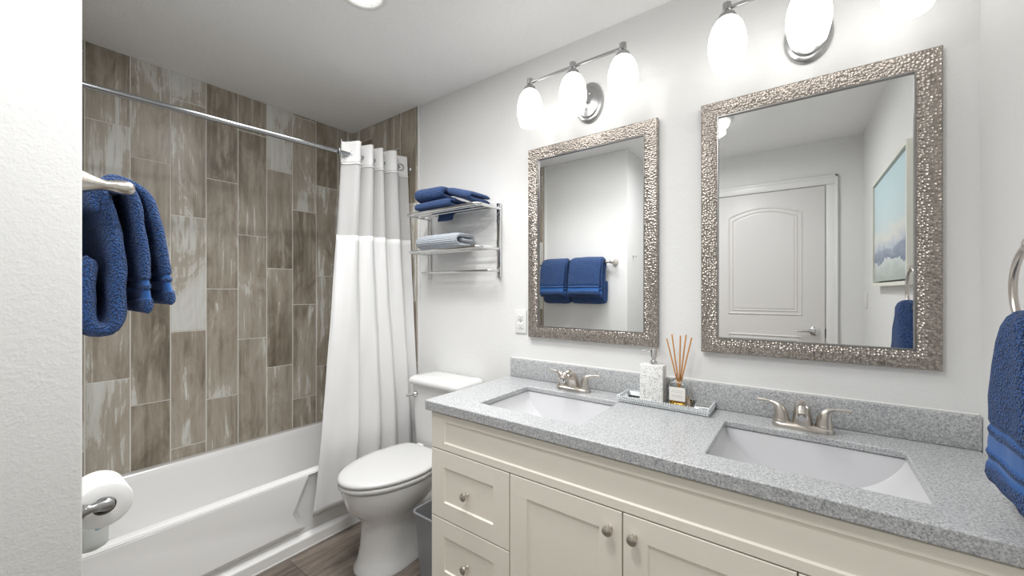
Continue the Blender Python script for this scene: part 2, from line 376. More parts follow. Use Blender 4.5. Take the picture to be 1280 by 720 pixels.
# door in the rear wall (seen in the right mirror)
DX0, DX1, DT = 1.990, 2.754, 2.005
mb = MB(); mb.rbox(DX0, DX1, YR, YR+0.012, 0.008, DT, 0.002)
def bead(mb, pts, r): mb.tube(pts+[pts[0]], r, 8, False, flat=1.0)
def arch(x0, x1, z0, z1, rise, k=18):
    pts = [(x0, z0), (x1, z0)]
    for i in range(k+1):
        t = i/k; pts.append((x1+(x0-x1)*t, z1+rise*(1-(2*t-1)**2)))
    return pts
for (z0, z1, rise) in ((1.035, 1.825, 0.06), (0.25, 0.865, 0.0)):
    for ins, r, yy in ((0.0, 0.007, 0.012), (0.028, 0.005, 0.013)):
        p = arch(DX0+0.132+ins, DX1-0.142-ins, z0+ins, z1-ins, rise)
        bead(mb, [(x, YR+yy, z) for x, z in p], r)
    p = arch(DX0+0.132+0.045, DX1-0.142-0.045, z0+0.045, z1-0.045, rise)
    mb.prism(p, 'y', YR+0.010, YR+0.0155)
door = struct(mb.build('door_1', M['door']))
hd = MB(); hx, hz = 2.692, 0.916
hd.lathe([(0.034, 0.012), (0.034, 0.02), (0.028, 0.026), (0.013, 0.028), (0.011, 0.055)], (hx, YR, hz), 'y', 24)
hd.tube([(hx, YR+0.05, hz), (hx-0.03, YR+0.056, hz+0.001), (hx-0.07, YR+0.054, hz-0.001), (hx-0.115, YR+0.052, hz-0.003)], [0.011, 0.010, 0.009, 0.006], 12)
hd.build('door_handle', M['chrome'], door)
MB().box(DX1+0.002, DX1+0.006, YR, YR+0.012, hz-0.045, hz+0.02).build('latch_plate', M['darkm'], door)
mb = MB(); cw = 0.068
for (x0, x1, z0, z1) in ((DX0-cw-0.006, DX0-0.006, 0, DT+0.006), (DX1+0.008, DX1+cw+0.008, 0, DT+0.006), (DX0-cw-0.006, DX1+cw+0.008, DT+0.006, DT+cw+0.006)):
    mb.rbox(x0, x1, YR, YR+0.017, z0, z1, 0.004)
mb.rbox(DX0-cw-0.006, DX0-cw+0.012, YR, YR+0.022, 0, DT+cw+0.006, 0.003).rbox(DX1+cw-0.01, DX1+cw+0.008, YR, YR+0.022, 0, DT+cw+0.006, 0.003).rbox(DX0-cw-0.006, DX1+cw+0.008, YR, YR+0.022, DT+cw-0.012, DT+cw+0.006, 0.003)
struct(mb.build('trim_3', M['trim']))

# ------------------------------------------------------------------ bathtub
def rrect(x0, x1, y0, y1, r, z, k=8):
    pts = []
    for cx, cy, a0 in ((x1-r, y1-r, 0), (x0+r, y1-r, 90), (x0+r, y0+r, 180), (x1-r, y0+r, 270)):
        for i in range(k+1):
            a = math.radians(a0+90*i/k); pts.append((cx+r*math.cos(a), cy+r*math.sin(a), z))
    return pts
TB = thing('bathtub', 'white alcove bathtub below the tiled wall', 'bathtub', (0.35, -0.73, 0))
X0, X1, Y0, Y1, HT = 0.004, 0.700, YF+0.012, -0.012, 0.358
mb = MB()
rings = [rrect(X0, X1-0.02, Y0, Y1, 0.004, 0.0), rrect(X0, X1-0.02, Y0, Y1, 0.004, HT-0.05), rrect(X0, X1-0.012, Y0, Y1, 0.004, HT-0.02), rrect(X0, X1, Y0, Y1, 0.006, HT-0.012), rrect(X0+0.002, X1-0.004, Y0+0.002, Y1-0.002, 0.008, HT-0.003), rrect(X0+0.006, X1-0.012, Y0+0.006, Y1-0.006, 0.01, HT),
         rrect(X0+0.05, X1-0.042, Y0+0.07, Y1-0.07, 0.10, HT), rrect(X0+0.056, X1-0.048, Y0+0.078, Y1-0.076, 0.10, HT-0.006),
         rrect(X0+0.062, X1-0.054, Y0+0.09, Y1-0.082, 0.10, HT-0.03), rrect(X0+0.085, X1-0.075, Y0+0.16, Y1-0.10, 0.11, HT-0.17), rrect(X0+0.105, X1-0.095, Y0+0.24, Y1-0.115, 0.12, HT-0.27), rrect(X0+0.14, X1-0.13, Y0+0.30, Y1-0.15, 0.12, HT-0.30)]
mb.loft(rings)
mb.build('basin', M['tub'], TB)
mb = MB()
yr = -0.66
poly_t = [(Y0, 0.075), (-0.66, 0.09), (-0.70, 0.19), (-0.645, HT-0.03), (-0.64, HT-0.012), (Y0, HT-0.012)]
mb.loft([[(X1-0.022, y, z) for y, z in poly_t], [(X1+0.000, y, z) for y, z in [(Y0, 0.10), (-0.70, 0.11), (-0.735, 0.19), (-0.665, HT-0.03), (-0.66, HT-0.014), (Y0, HT-0.014)]]])
mb.loft([[(X1-0.02, y, z) for y, z in ((Y0, 0), (Y1, 0), (Y1, 0.07), (Y0, 0.07))], [(X1+0.002, y, z) for y, z in ((Y0, 0), (Y1, 0), (Y1, 0.052), (Y0, 0.052))]])
mb.build('apron', M['tub'], TB, bevel=0.004)
MB().lathe([(0.034, 0.0), (0.034, 0.003), (0.02, 0.004), (0.0, 0.004)], (0.35, -0.28, HT-0.30), 'z', 20).build('drain', M['chrome'], TB)
tag(MB().rbox(X1-0.001, X1+0.004, Y0, Y1, 0, 0.006, 0.001).build('caulk_line', M['plastic'], TB))

# ------------------------------------------------------------------ shower rod and curtain
RX = 0.629
def rz(y): return 1.966 + 0.033*y
rod = thing('shower_rod', 'polished chrome shower rod spanning the tub alcove', 'shower rod', (RX, -0.73, 1.95))
MB().tube([(RX, -0.016, rz(0)), (RX, YF+0.02, rz(YF))], 0.0115, 20).build('rod', M['rodchrome'], rod)
for y, d in ((-0.0085, -1), (YF+0.0085, 1)):
    mb = MB(); mb.lathe([(0.024, 0), (0.024, d*0.006), (0.017, d*0.012), (0.017, d*0.05), (0.013, d*0.055)], (RX, y, rz(y)), 'y', 24); mb.build('flange', M['satin'], rod)

CU = thing('shower_curtain', 'white shower curtain with a sheer band bunched at the rod end', 'shower curtain', (0.66, -0.3, 0.15))
# plan view of the gathered cloth at the rod: (y, x offset from rod)
top_ = [(-0.525, 0.005), (-0.500, -0.028), (-0.468, 0.0), (-0.442, 0.045), (-0.415, 0.040), (-0.400, 0.0), (-0.388, -0.030), (-0.372, 0.0), (-0.352, 0.045), (-0.328, 0.042), (-0.312, 0.0), (-0.300, -0.030), (-0.288, 0.0), (-0.272, 0.042), (-0.252, 0.040), (-0.236, 0.0), (-0.224, -0.03), (-0.212, 0.0), (-0.198, 0.05), (-0.170, 0.066), (-0.148, 0.045), (-0.140, 0.0), (-0.130, -0.028), (-0.112, -0.006), (-0.075, 0.012), (-0.038, 0.024)]
top = [(-0.455+(y+0.525)*0.842, x) for y, x in top_]
bot = [(-0.655, 0.016), (-0.630, 0.020), (-0.595, 0.022), (-0.560, 0.028), (-0.520, 0.036), (-0.485, 0.050), (-0.462, 0.052), (-0.448, 0.022), (-0.410, 0.012), (-0.375, 0.030), (-0.345, 0.055), (-0.315, 0.050), (-0.290, 0.020), (-0.270, 0.018), (-0.245, 0.040), (-0.220, 0.056), (-0.195, 0.045), (-0.175, 0.02), (-0.160, 0.018), (-0.140, 0.035), (-0.118, 0.056), (-0.095, 0.05), (-0.078, 0.02), (-0.062, 0.012), (-0.042, 0.02), (-0.026, 0.026)]
NU = 156
def dense(pl):
    q, _ = smoothpath([(a, b, 0) for a, b in pl], NU)
    return q
def dense_raw(pl):
    P = [Vector((a, b, 0)) for a, b in pl]; m_ = len(P)-1; out = []
    for k in range(NU+1):
        t = k/NU*m_; i = min(int(t), m_-1); u = t-i
        p0, p1, p2, p3 = P[max(i-1,0)], P[i], P[i+1], P[min(i+2,m_)]
        out.append(0.5*((2*p1)+(p2-p0)*u+(2*p0-5*p1+4*p2-p3)*u*u+(3*p1-p0-3*p2+p3)*u**3))
    return out
tpd, btd = dense_raw(top), dense_raw(bot)
ZT, ZB = 2.036, 0.165
def ctr(z):  # cloth hangs from the rod and leans out over the tub rim
    if z > 0.45: t = (2.03-z)/(2.03-0.45); return RX + (0.712-RX)*t
    return 0.712
def cpt(u, z):
    k = u*NU; i = min(int(k), NU-1); f = k-i
    a = tpd[i].lerp(tpd[i+1], f); b = btd[i].lerp(btd[i+1], f)
    v = max(0.0, min(1.0, (ZT-z)/(ZT-ZB))); vv = v**1.15
    y = a.x + (b.x-a.x)*vv; x = a.y + (b.y-a.y)*min(1, v*1.25)
    zz = z - 0.012*v*math.sin(u*9+1) + (0.03*v*(u-0.1) if True else 0)
    zz += (1-v)**6*0.033*(y)          # header follows the tilt of the rod
    wr = noise.noise(Vector((u*14, z*5, 0)))*0.006*v
    return (ctr(z)+x+wr, y, zz)
def cloth(name, z0, z1, nv, m_, solid=0.0012):
    mb = MB(); mb.grid(lambda u, v: cpt(u, z0+(z1-z0)*v), NU+1, nv)
    return mb.build(name, m_, CU, smooth=80, solid=solid)
cloth('header_band', ZT, 1.908, 8, M['cloth'])
sheer = cloth('sheer_panel', 1.908, 1.516, 14, M['sheer'], 0); sheer['label'] = 'sheer see-through window band'
cloth('cloth_panel', 1.516, ZB, 44, M['cloth'])
mb = MB(); mb.grid(lambda u, v: tuple(Vector(cpt(u, 1.912-0.008*v))+Vector((0.002, 0, 0))), NU+1, 2); mb.build('hem_seam', M['cloth'], CU, smooth=80, solid=0.002)
for yy in (-0.085, -0.40, -0.30, -0.225, -0.14, -0.47):
    mb = MB(); r = 0.019; rr = 0.0035
    # grommet ring set in the header, about the rod
    nrm = Vector((0.75, -0.65, 0)) if yy == -0.085 else Vector((0.2, 1, 0)); nrm.normalize(); e1 = Vector((0, 0, 1)); e2 = nrm.cross(e1)
    cx = RX + (0.012 if yy == -0.085 else 0); cc = Vector((cx, yy, rz(yy)+0.0))
    rr_ = [[cc + (e1*math.cos(a)+e2*math.sin(a))*(r+rr*math.cos(b)) + nrm*rr*math.sin(b) for b in [2*math.pi*j/8 for j in range(8)]] for a in [2*math.pi*i/24 for i in range(25)]]
    mb.loft(rr_, False, False); mb.build('curtain_ring', M['satin'], CU)

# ------------------------------------------------------------------ toilet
TX = 1.060
TO = thing('toilet', 'white two-piece toilet with closed lid between tub and vanity', 'toilet', (TX, -0.36, 0))
def egg(yb, yf, hwb, hw, ym, z, k=40, tx=TX, pf=2.0, pb=2.6):
    # plan outline: back at yb (half width hwb), widest hw at ym, rounded front tip at yf
    pts = []
    for i in range(k):
        t = 2*math.pi*i/k; c, s_ = math.cos(t), math.sin(t)
        if s_ <= 0:   # front half
            x = hw*math.copysign(abs(c)**(2/pf), c); y = ym + (ym-yf)*math.copysign(abs(s_)**(2/pf), s_)
        else:
            f = abs(s_)**(2/pb); x = math.copysign(abs(c)**(2/pb), c)*(hw + (hwb-hw)*f); y = ym + (yb-ym)*f
        pts.append((tx+x, y, z))
    return pts
mb = MB()
R = [egg(-0.09, -0.632, 0.105, 0.118, -0.50, 0.0), egg(-0.09, -0.632, 0.105, 0.118, -0.50, 0.012), egg(-0.10, -0.618, 0.09, 0.104, -0.49, 0.035), egg(-0.10, -0.604, 0.085, 0.100, -0.48, 0.10), egg(-0.11, -0.598, 0.085, 0.098, -0.48, 0.17), egg(-0.12, -0.600, 0.088, 0.102, -0.48, 0.215),
     egg(-0.15, -0.628, 0.10, 0.124, -0.46, 0.25), egg(-0.17, -0.662, 0.115, 0.150, -0.45, 0.285), egg(-0.18, -0.677, 0.13, 0.168, -0.44, 0.325), egg(-0.18, -0.688, 0.14, 0.176, -0.435, 0.360), egg(-0.18, -0.690, 0.145, 0.178, -0.43, 0.378), egg(-0.19, -0.681, 0.14, 0.17, -0.43, 0.383)]
mb.loft(R)
# rear deck under the tank and trapway relief
mb.rbox(TX-0.115, TX+0.115, -0.30, -0.03, 0.29, 0.385, 0.03, 4)
for s_ in (-1, 1):
    p, _ = smoothpath([(TX+s_*0.05, -0.46, 0.20), (TX+s_*0.085, -0.40, 0.25), (TX+s_*0.105, -0.32, 0.26), (TX+s_*0.10, -0.24, 0.17), (TX+s_*0.095, -0.20, 0.06), (TX+s_*0.09, -0.19, 0.0)], 30)
    mb.tube(p, [0.02+0.025*min(1, i/8) for i in range(31)], 14)
mb.build('bowl', M['porc'], TO, smooth=60)
for s_ in (-1, 1):
    mb = MB(); mb.rbox(TX+s_*0.135-0.02, TX+s_*0.135+0.02, -0.36, -0.31, 0.0, 0.085, 0.012, 3); mb.build('bolt_cap', M['porc'], TO)
mb = MB(); o = [(0.004, 0.386), (0.0, 0.388), (-0.001, 0.396), (0.0, 0.403), (0.006, 0.406)]
mb.loft([egg(-0.235+d, -0.702+d, 0.155-d, 0.183-d, -0.42, z) for d, z in o]); mb.build('seat', M['seatp'], TO, smooth=60)
mb = MB(); o = [(0.006, 0.4085), (0.002, 0.410), (0.0, 0.417), (0.002, 0.423), (0.010, 0.4275), (0.04, 0.4295), (0.10, 0.431)]
mb.loft([egg(-0.235-d*0.4, -0.704+d, 0.158-d*0.6, 0.184-d, -0.42, z, pb=5) for d, z in o]); mb.build('lid', M['seatp'], TO, smooth=60)
for s_ in (-1, 1): MB().rbox(TX+s_*0.075-0.022, TX+s_*0.075+0.022, -0.25, -0.215, 0.385, 0.425, 0.008, 3).build('hinge', M['plastic'], TO)
mb = MB()
mb.loft([rrect(TX-0.150, TX+0.150, -0.195, -0.025, 0.03, 0.385), rrect(TX-0.160, TX+0.160, -0.20, -0.02, 0.035, 0.42), rrect(TX-0.182, TX+0.182, -0.208, -0.018, 0.04, 0.722)]); mb.build('tank', M['porc'], TO, smooth=60)
mb = MB()
def bow(x0, x1, y0, y1, r, z, b): return [(x, y-(b*(1-((x-TX)/(x1-TX))**2) if y < (y0+y1)/2 else 0), zz) for x, y, zz in rrect(x0, x1, y0, y1, r, z)]
mb.loft([bow(TX-0.188, TX+0.188, -0.210, -0.014, 0.04, 0.722, 0.012), bow(TX-0.197, TX+0.197, -0.220, -0.010, 0.045, 0.728, 0.014), bow(TX-0.199, TX+0.199, -0.222, -0.010, 0.045, 0.742, 0.014), bow(TX-0.193, TX+0.193, -0.216, -0.012, 0.045, 0.756, 0.014), bow(TX-0.178, TX+0.178, -0.20, -0.02, 0.04, 0.763, 0.012), bow(TX-0.12, TX+0.12, -0.14, -0.06, 0.03, 0.766, 0.0)]); mb.build('tank_lid', M['porc'], TO, smooth=60)
mb = MB(); mb.lathe([(0.016, 0), (0.016, -0.008), (0.012, -0.014), (0.008, -0.02)], (TX-0.130, -0.203, 0.672), 'y', 18)
mb.tube([(TX-0.130, -0.222, 0.672), (TX-0.150, -0.228, 0.668), (TX-0.178, -0.230, 0.660)], [0.009, 0.008, 0.007], 12); mb.build('flush_lever', M['chrome'], TO)

# waste bin
mb = MB(); bx, by = 1.342, -0.400
BN = thing('waste_bin', 'small smoky plastic waste bin between toilet and vanity', 'bin', (bx, by, 0))
for k_ in (0,):
    ro = [rrect(bx-0.062, bx+0.062, by-0.085, by+0.085, 0.02, 0.002), rrect(bx-0.078, bx+0.078, by-0.105, by+0.105, 0.022, 0.292)]
    ri = [rrect(bx-0.075, bx+0.075, by-0.102, by+0.102, 0.02, 0.292), rrect(bx-0.060, bx+0.060, by-0.082, by+0.082, 0.018, 0.006)]
    mb.loft(ro+ri)
mb.build('bin_body', M['bin'], BN)
mb = MB(); q = rrect(bx-0.080, bx+0.080, by-0.107, by+0.107, 0.024, 0.292); mb.tube(q+[q[0]], 0.0045, 8, False); mb.build('rim', M['bin'], BN)

# ------------------------------------------------------------------ vanity
VX0, VX1, FY, CZ, CT = 1.428, 2.958, -0.545, 0.797, 0.038
VA = thing('vanity_cabinet', 'cream shaker vanity cabinet under the grey countertop', 'cabinet', ((VX0+VX1)/2, -0.27, 0))
mb = MB(); mb.box(VX0, VX0+0.016, FY+0.02, -0.004, 0.0, CZ-CT); mb.box(VX1-0.016, VX1, FY+0.02, -0.004, 0.0, CZ-CT)
mb.box(VX0+0.016, VX1-0.016, -0.02, -0.004, 0.09, CZ-CT-0.2); mb.box(VX0+0.016, VX1-0.016, FY+0.02, -0.02, 0.09, 0.106)
mb.box(VX0+0.016, VX1-0.016, FY+0.075, FY+0.09, 0.0, 0.09)
mb.build('carcass', M['cab'], VA, smooth=None)
MB().box(VX0+0.017, VX1-0.017, FY+0.0185, FY+0.021, 0.107, CZ-CT-0.001).build('face_frame', M['cab'], VA, smooth=None)
def shaker(name, x0, x1, z0, z1, fw, fwz, parent=VA):
    # framed front: frame proud, chamfered step to the recessed field
    mb = MB(); y0 = FY; yb = FY+0.018; d = 0.0055; e = 0.004
    def ring(a, y, ins): return [(x0+ins*1, y, z0+ins), (x1-ins, y, z0+ins), (x1-ins, y, z1-ins), (x0+ins, y, z1-ins)]
    def inn(y, g): return [(x0+fw+g, y, z0+fwz+g), (x1-fw-g, y, z0+fwz+g), (x1-fw-g, y, z1-fwz-g), (x0+fw+g, y, z1-fwz-g)]
    mb.loft([ring(0, yb, 0), ring(0, y0+0.0015, 0), ring(0, y0, 0.0015), inn(y0, 0), inn(y0+d, e)], True, True)
    return mb.build(name, M['cab'], parent, smooth=20)
def knob(x, z, parent):
    mb = MB(); mb.lathe([(0.0075, 0.0), (0.0065, -0.003), (0.005, -0.008), (0.0055, -0.013), (0.012, -0.018), (0.0145, -0.022), (0.0135, -0.027), (0.008, -0.030), (0.0, -0.0305)], (x, FY, z), 'y', 24)
    return mb.build('knob', M['nickel'], parent)
PZ0, PZ1 = 0.616, 0.752
g = 0.0018
shaker('apron_panel', VX0, VX1, PZ0+g, PZ1, 0.068, 0.026)
G1, G2, G3 = 1.806, 2.192, 2.580
for (a, b) in ((VX0, G1), (G3, VX1)):
    for (z0, z1) in ((0.355, PZ0), (0.096, 0.355)):
        d = shaker('drawer', a+g*(a > VX0), b-g*(b < VX1), z0+g, z1-g, 0.068, 0.062); knob((a+b)/2, (z0+z1)/2, d)
d = shaker('door', G1+g, G2-g, 0.096+g, PZ0-g, 0.066, 0.062); knob(G2-0.035, PZ0-0.054, d)
d = shaker('door', G2+g, G3-g, 0.096+g, PZ0-g, 0.066, 0.062); knob(G2+0.034, PZ0-0.054, d)

CX0, CX1, CY = 1.405, XR-0.001, -0.560
SW, SD, SY = 0.210, 0.163, -0.300
SXs = (1.812, 2.594)
CO = thing('countertop', 'speckled grey granite countertop with two sink cutouts', 'countertop', ((CX0+CX1)/2, -0.28, CZ-CT))
xs = [CX0, CX0+0.03, SXs[0]-SW, SXs[0]+SW, SXs[1]-SW, SXs[1]+SW, CX1]; ys = [CY, CY+0.03, SY-SD, SY+SD, -0.001]
CH = 0.021; NX, NY = len(xs)-1, len(ys)-1
hole = lambda i, j: j == 2 and i in (2, 4)
inside = lambda i, j: 0 <= i < NX and 0 <= j < NY and not hole(i, j)
zbot = lambda i, j: CZ-CT if (j == 0 or i == 0) else CZ-CH
bm = bmesh.new()
def quad(*p): bm.faces.new([bm.verts.new(q) for q in p])
for i in range(NX):
    for j in range(NY):
        if hole(i, j): continue
        x0, x1, y0, y1, zb_ = xs[i], xs[i+1], ys[j], ys[j+1], zbot(i, j)
        quad((x0,y0,CZ), (x1,y0,CZ), (x1,y1,CZ), (x0,y1,CZ)); quad((x0,y0,zb_), (x0,y1,zb_), (x1,y1,zb_), (x1,y0,zb_))
        for di, dj, a, b in ((-1,0,(x0,y1),(x0,y0)), (1,0,(x1,y0),(x1,y1)), (0,-1,(x0,y0),(x1,y0)), (0,1,(x1,y1),(x0,y1))):
            zt_ = zbot(i+di, j+dj) if inside(i+di, j+dj) else CZ
            if zt_ > zb_: quad((*a, zb_), (*b, zb_), (*b, zt_), (*a, zt_))
bmesh.ops.remove_doubles(bm, verts=bm.verts, dist=1e-5)
bm.verts.index_update()
mb = MB(); mb.add([v.co[:] for v in bm.verts], [[v.index for v in f.verts] for f in bm.faces]); bm.free()
mb.build('slab', M['granite'], CO, bevel=0.004, seg=3, smooth=30)
MB().rbox(CX0+0.012, CX1, -0.021, -0.001, CZ+0.0005, 0.888, 0.003).build('backsplash', M['granite'], CO)
MB().tube([(CX0+0.014, -0.0015, 0.8885), (CX1-0.002, -0.0015, 0.8885)], 0.003, 8).build('caulk_line', M['plastic'], CO)

def make_sink(cx, label):
    t = thing('sink', label, 'sink', (cx, SY, CZ-CH-0.12), 'undermount sinks')
    mb = MB(); D = 0.125; nx = 40; rows = []
    hw, hd_ = SW+0.004, SD+0.004; zt = CZ-CH-0.0015
    def prof(tt): return D*(1-abs(tt)**2.4)**0.75
    for i in range(nx+1):
        tt = -1+2*i/nx; x = cx+hw*tt; d = prof(tt)
        yb0, yf0 = SY+hd_, SY-hd_; k = d/D
        r = [(x, yb0+0.02, zt), (x, yb0, zt)]
        for q in (0.25, 0.5, 0.75, 0.93): r.append((x, yb0-0.028*k*q, zt-d*q))
        r.append((x, yb0-0.04*k, zt-d))
        for q in (0.25, 0.5, 0.75): r.append((x, yb0-0.04*k+(yf0+0.04*k-yb0+0.04*k)*q, zt-d-0.006*k*math.sin(q*math.pi)))
        r.append((x, yf0+0.04*k, zt-d))
        for q in (0.93, 0.75, 0.5, 0.25): r.append((x, yf0+0.028*k*q, zt-d*q))
        r += [(x, yf0, zt), (x, yf0-0.02, zt)]
        rows.append(r)
    # end flanges
    rows = [[(cx-hw-0.02, p[1], zt) for p in rows[0]]] + rows + [[(cx+hw+0.02, p[1], zt) for p in rows[-1]]]
    mb.loft(rows, False, False, False)
    mb.build('basin', M['sink'], t, smooth=30, solid=-0.006)
    MB().lathe([(0.022, 0), (0.022, 0.002), (0.017, 0.003), (0.016, -0.002), (0.0, 0.002)], (cx, SY, zt-D-0.004), 'z', 20).build('drain', M['nickel'], t)
    return t
make_sink(SXs[0], 'white rectangular undermount sink below the left mirror')
make_sink(SXs[1], 'white rectangular undermount sink below the right mirror')

def make_faucet(cx, label):
    t = thing('faucet', label, 'faucet', (cx, -0.085, CZ), 'nickel faucets'); y0 = -0.085
    mb = MB(); mb.loft([rrect(cx-0.078+d, cx+0.078-d, y0-0.026+d, y0+0.026-d, 0.026-d, CZ+z) for d, z in ((0, 0.0005), (0, 0.008), (0.003, 0.014), (0.010, 0.017))]); mb.build('base', M['nickel'], t, smooth=50)
    mb = MB(); p, _ = smoothpath([(cx, y0+0.004, CZ+0.006), (cx, y0+0.002, CZ+0.036), (cx, y0-0.010, CZ+0.062), (cx, y0-0.036, CZ+0.078), (cx, y0-0.070, CZ+0.075), (cx, y0-0.096, CZ+0.060)], 26)
    mb.tube(p, [0.028-0.0135*min(1, i/20) for i in range(27)], 22, up=(0, 1, 0.3)); mb.build('spout', M['nickel'], t, smooth=60)
    MB().tube([p[-2], p[-1]+(p[-1]-p[-2])*1.2], 0.0105, 18, up=(0, 1, 0.3)).build('aerator', M['satin'], t)
    for s_ in (-1, 1):
        mb = MB(); hx = cx+s_*0.053
        mb.lathe([(0.0225, 0.0135), (0.0225, 0.019), (0.0215, 0.021)], (hx, y0, CZ), 'z', 24)
        p, _ = smoothpath([(hx, y0, CZ+0.021), (hx+s_*0.001, y0, CZ+0.042), (hx+s_*0.010, y0+0.002, CZ+0.061), (hx+s_*0.034, y0+0.004, CZ+0.071), (hx+s_*0.064, y0+0.004, CZ+0.072)], 24)
        rr = [0.0215-0.007*i/9 if i < 10 else max(0.0045, 0.0145-0.0016*(i-9)) for i in range(25)]
        mb.tube(p, rr, 18, flat=0.8, up=(-s_*0.4, 0, 1) if False else (0, 1, 0)); mb.build('handle', M['nickel'], t, smooth=60)
make_faucet(SXs[0]-0.012, 'brushed nickel faucet behind the left sink, below the left mirror')
make_faucet(SXs[1]-0.008, 'brushed nickel faucet behind the right sink, below the right mirror')

# ------------------------------------------------------------------ tray and what stands on it
tx0, tx1, ty0, ty1 = 2.020, 2.333, -0.140, -0.026
TR = thing('vanity_tray', 'mirrored tray with beaded crystal rim on the countertop', 'tray', ((tx0+tx1)/2, (ty0+ty1)/2, CZ))
MB().rbox(tx0+0.004, tx1-0.004, ty0+0.004, ty1-0.004, CZ+0.0005, CZ+0.006, 0.001).build('tray_base', M['traymirror'], TR)
def rimloop(ins, z): return [(tx0+ins, ty0+ins, z), (tx1-ins, ty0+ins, z), (tx1-ins, ty1-ins, z), (tx0+ins, ty1-ins, z)]
mb = MB(); mb.loft([rimloop(0.004, CZ+0.001), rimloop(-0.002, CZ+0.022), rimloop(0.003, CZ+0.022), rimloop(0.010, CZ+0.0065)], False, False); mb.build('rim', M['traymirror'], TR, smooth=20)
mb = MB()
for z, ins in ((CZ+0.006, 0.001), (CZ+0.0145, -0.0015), (CZ+0.0235, -0.001)):
    L = rimloop(ins, z)
    for a, b in zip(L, L[1:]+L[:1]):
        a, b = Vector(a), Vector(b); k = int((b-a).length/0.0082)
        for i in range(k):
            c = a.lerp(b, i/k); mb.lathe([(0.0, -0.0038), (0.0033, -0.0019), (0.0038, 0), (0.0033, 0.0019), (0.0, 0.0038)], c, 'z', 8, cap=False)
o = mb.build('bead_trim', M['crystal'], TR); o['kind'] = 'stuff'; o['label'] = 'rows of tiny crystal beads'
z0 = CZ+0.0065
DS = thing('soap_dispenser', 'white terrazzo soap dispenser with chrome pump, left on the tray', 'soap dispenser', (2.131, -0.072, z0))
MB().rbox(2.088, 2.174, -0.096, -0.048, z0, 0.943, 0.003, 3).build('bottle', M['terrazzo'], DS)
mb = MB(); mb.lathe([(0.0145, 0), (0.0145, 0.012), (0.009, 0.014), (0.009, 0.026), (0.0135, 0.028), (0.0135, 0.054), (0.012, 0.057), (0.0, 0.057)], (2.134, -0.072, 0.943), 'z', 24); mb.build('pump', M['chrome'], DS)
MB().tube([(2.128, -0.075, 0.994), (2.108, -0.090, 0.995), (2.095, -0.099, 0.991)], [0.005, 0.0042, 0.0036], 12).build('nozzle', M['chrome'], DS)
DF = thing('reed_diffuser', 'glass reed diffuser of amber oil, right on the tray', 'reed diffuser', (2.2265, -0.078, z0))
dx, dy = 2.2265, -0.078
def sq(h, z, r): return rrect(dx-h, dx+h, dy-h*0.9, dy+h*0.9, r, z, 6)
mb = MB(); mb.loft([sq(0.031, z0, 0.004), sq(0.032, z0+0.003, 0.005), sq(0.032, z0+0.078, 0.006), sq(0.029, z0+0.088, 0.010), sq(0.018, z0+0.096, 0.015), sq(0.0125, z0+0.099, 0.0109), sq(0.0125, z0+0.114, 0.0109),
         sq(0.0095, z0+0.114, 0.0083), sq(0.0095, z0+0.098, 0.0083), sq(0.026, z0+0.086, 0.009), sq(0.0295, z0+0.076, 0.005), sq(0.0295, z0+0.006, 0.004)]); mb.build('bottle', M['glass'], DF)
mb = MB(); mb.loft([sq(0.0292, z0+0.0064, 0.004), sq(0.0292, z0+0.036, 0.005)]); mb.build('oil', M['amber'], DF)
MB().rbox(dx-0.027, dx+0.027, dy-0.0302, dy-0.0294, z0+0.024, z0+0.072, 0.0003, 1).build('label', M['label'], DF)
mb = MB()
for i, (hw_, zz) in enumerate(((0.018, 0.060), (0.020, 0.054), (0.019, 0.043), (0.021, 0.038))): mb.box(dx-hw_, dx+hw_, dy-0.0305, dy-0.0302, z0+zz, z0+zz+0.0011)
mb.build('label_print', mat('grey_print', (0.45, 0.44, 0.42), 0.7), DF, smooth=None)
for (ex, ey, ez) in ((2.186, -0.09, 1.045), (2.199, -0.07, 1.060), (2.2345, -0.095, 1.060), (2.249, -0.075, 1.062), (2.270, -0.085, 1.054)):
    e = Vector((ex, ey, ez)); b0 = Vector((dx-(ex-dx)*0.25, dy-(ey-dy)*0.25, z0+0.012)); MB().tube([b0, e], 0.0025, 8).build('reed', M['reed'], DF)
tag(MB().rbox(2.1835, 2.193, -0.045, -0.028, z0, z0+0.085, 0.002).build('glass_vial', M['glass'], loc=(2.188, -0.037, z0)), 'slim clear glass vial behind the dispenser and diffuser', 'vial')

# ------------------------------------------------------------------ mirrors
def make_mirror(x0, label, rot):
    wd, zb, zt, fw = 0.6095, 0.999, 1.896, 0.056; cx = x0+wd/2
    t = thing('framed_mirror', label, 'mirror', (cx, 0, (zb+zt)/2), 'hammered frame mirrors')
    x1 = x0+wd
    MB().box(x0+0.03, x1-0.03, -0.010, -0.006, zb+0.03, zt-0.03).build('mirror_glass', M['mirror'], t, smooth=None)
    mb = MB()
    def loop(i, y): return [(x0+i, y, zb+i), (x1-i, y, zb+i), (x1-i, y, zt-i), (x0+i, y, zt-i)]
    L = [loop(0, -0.004), loop(0, -0.018), loop(0.004, -0.023), loop(0.026, -0.024), loop(fw-0.006, -0.018), loop(fw-0.003, -0.016)]
    mb.loft(L, False, False); mb.build('frame', M['hammer'], t, smooth=20)
    mb = MB(); mb.loft([loop(fw-0.004, -0.0105), loop(fw-0.004, -0.0185), loop(fw, -0.0185), loop(fw, -0.0105)], False, False); mb.build('inner_lip', M['frameedge'], t, smooth=20)
    t.rotation_euler = (0, 0, rot)
    return t
make_mirror(1.5232, 'hammered silver framed mirror above the left sink, reflecting blue towels', 0.0)
make_mirror(2.2882, 'hammered silver framed mirror above the right sink, reflecting the door', 0.009)

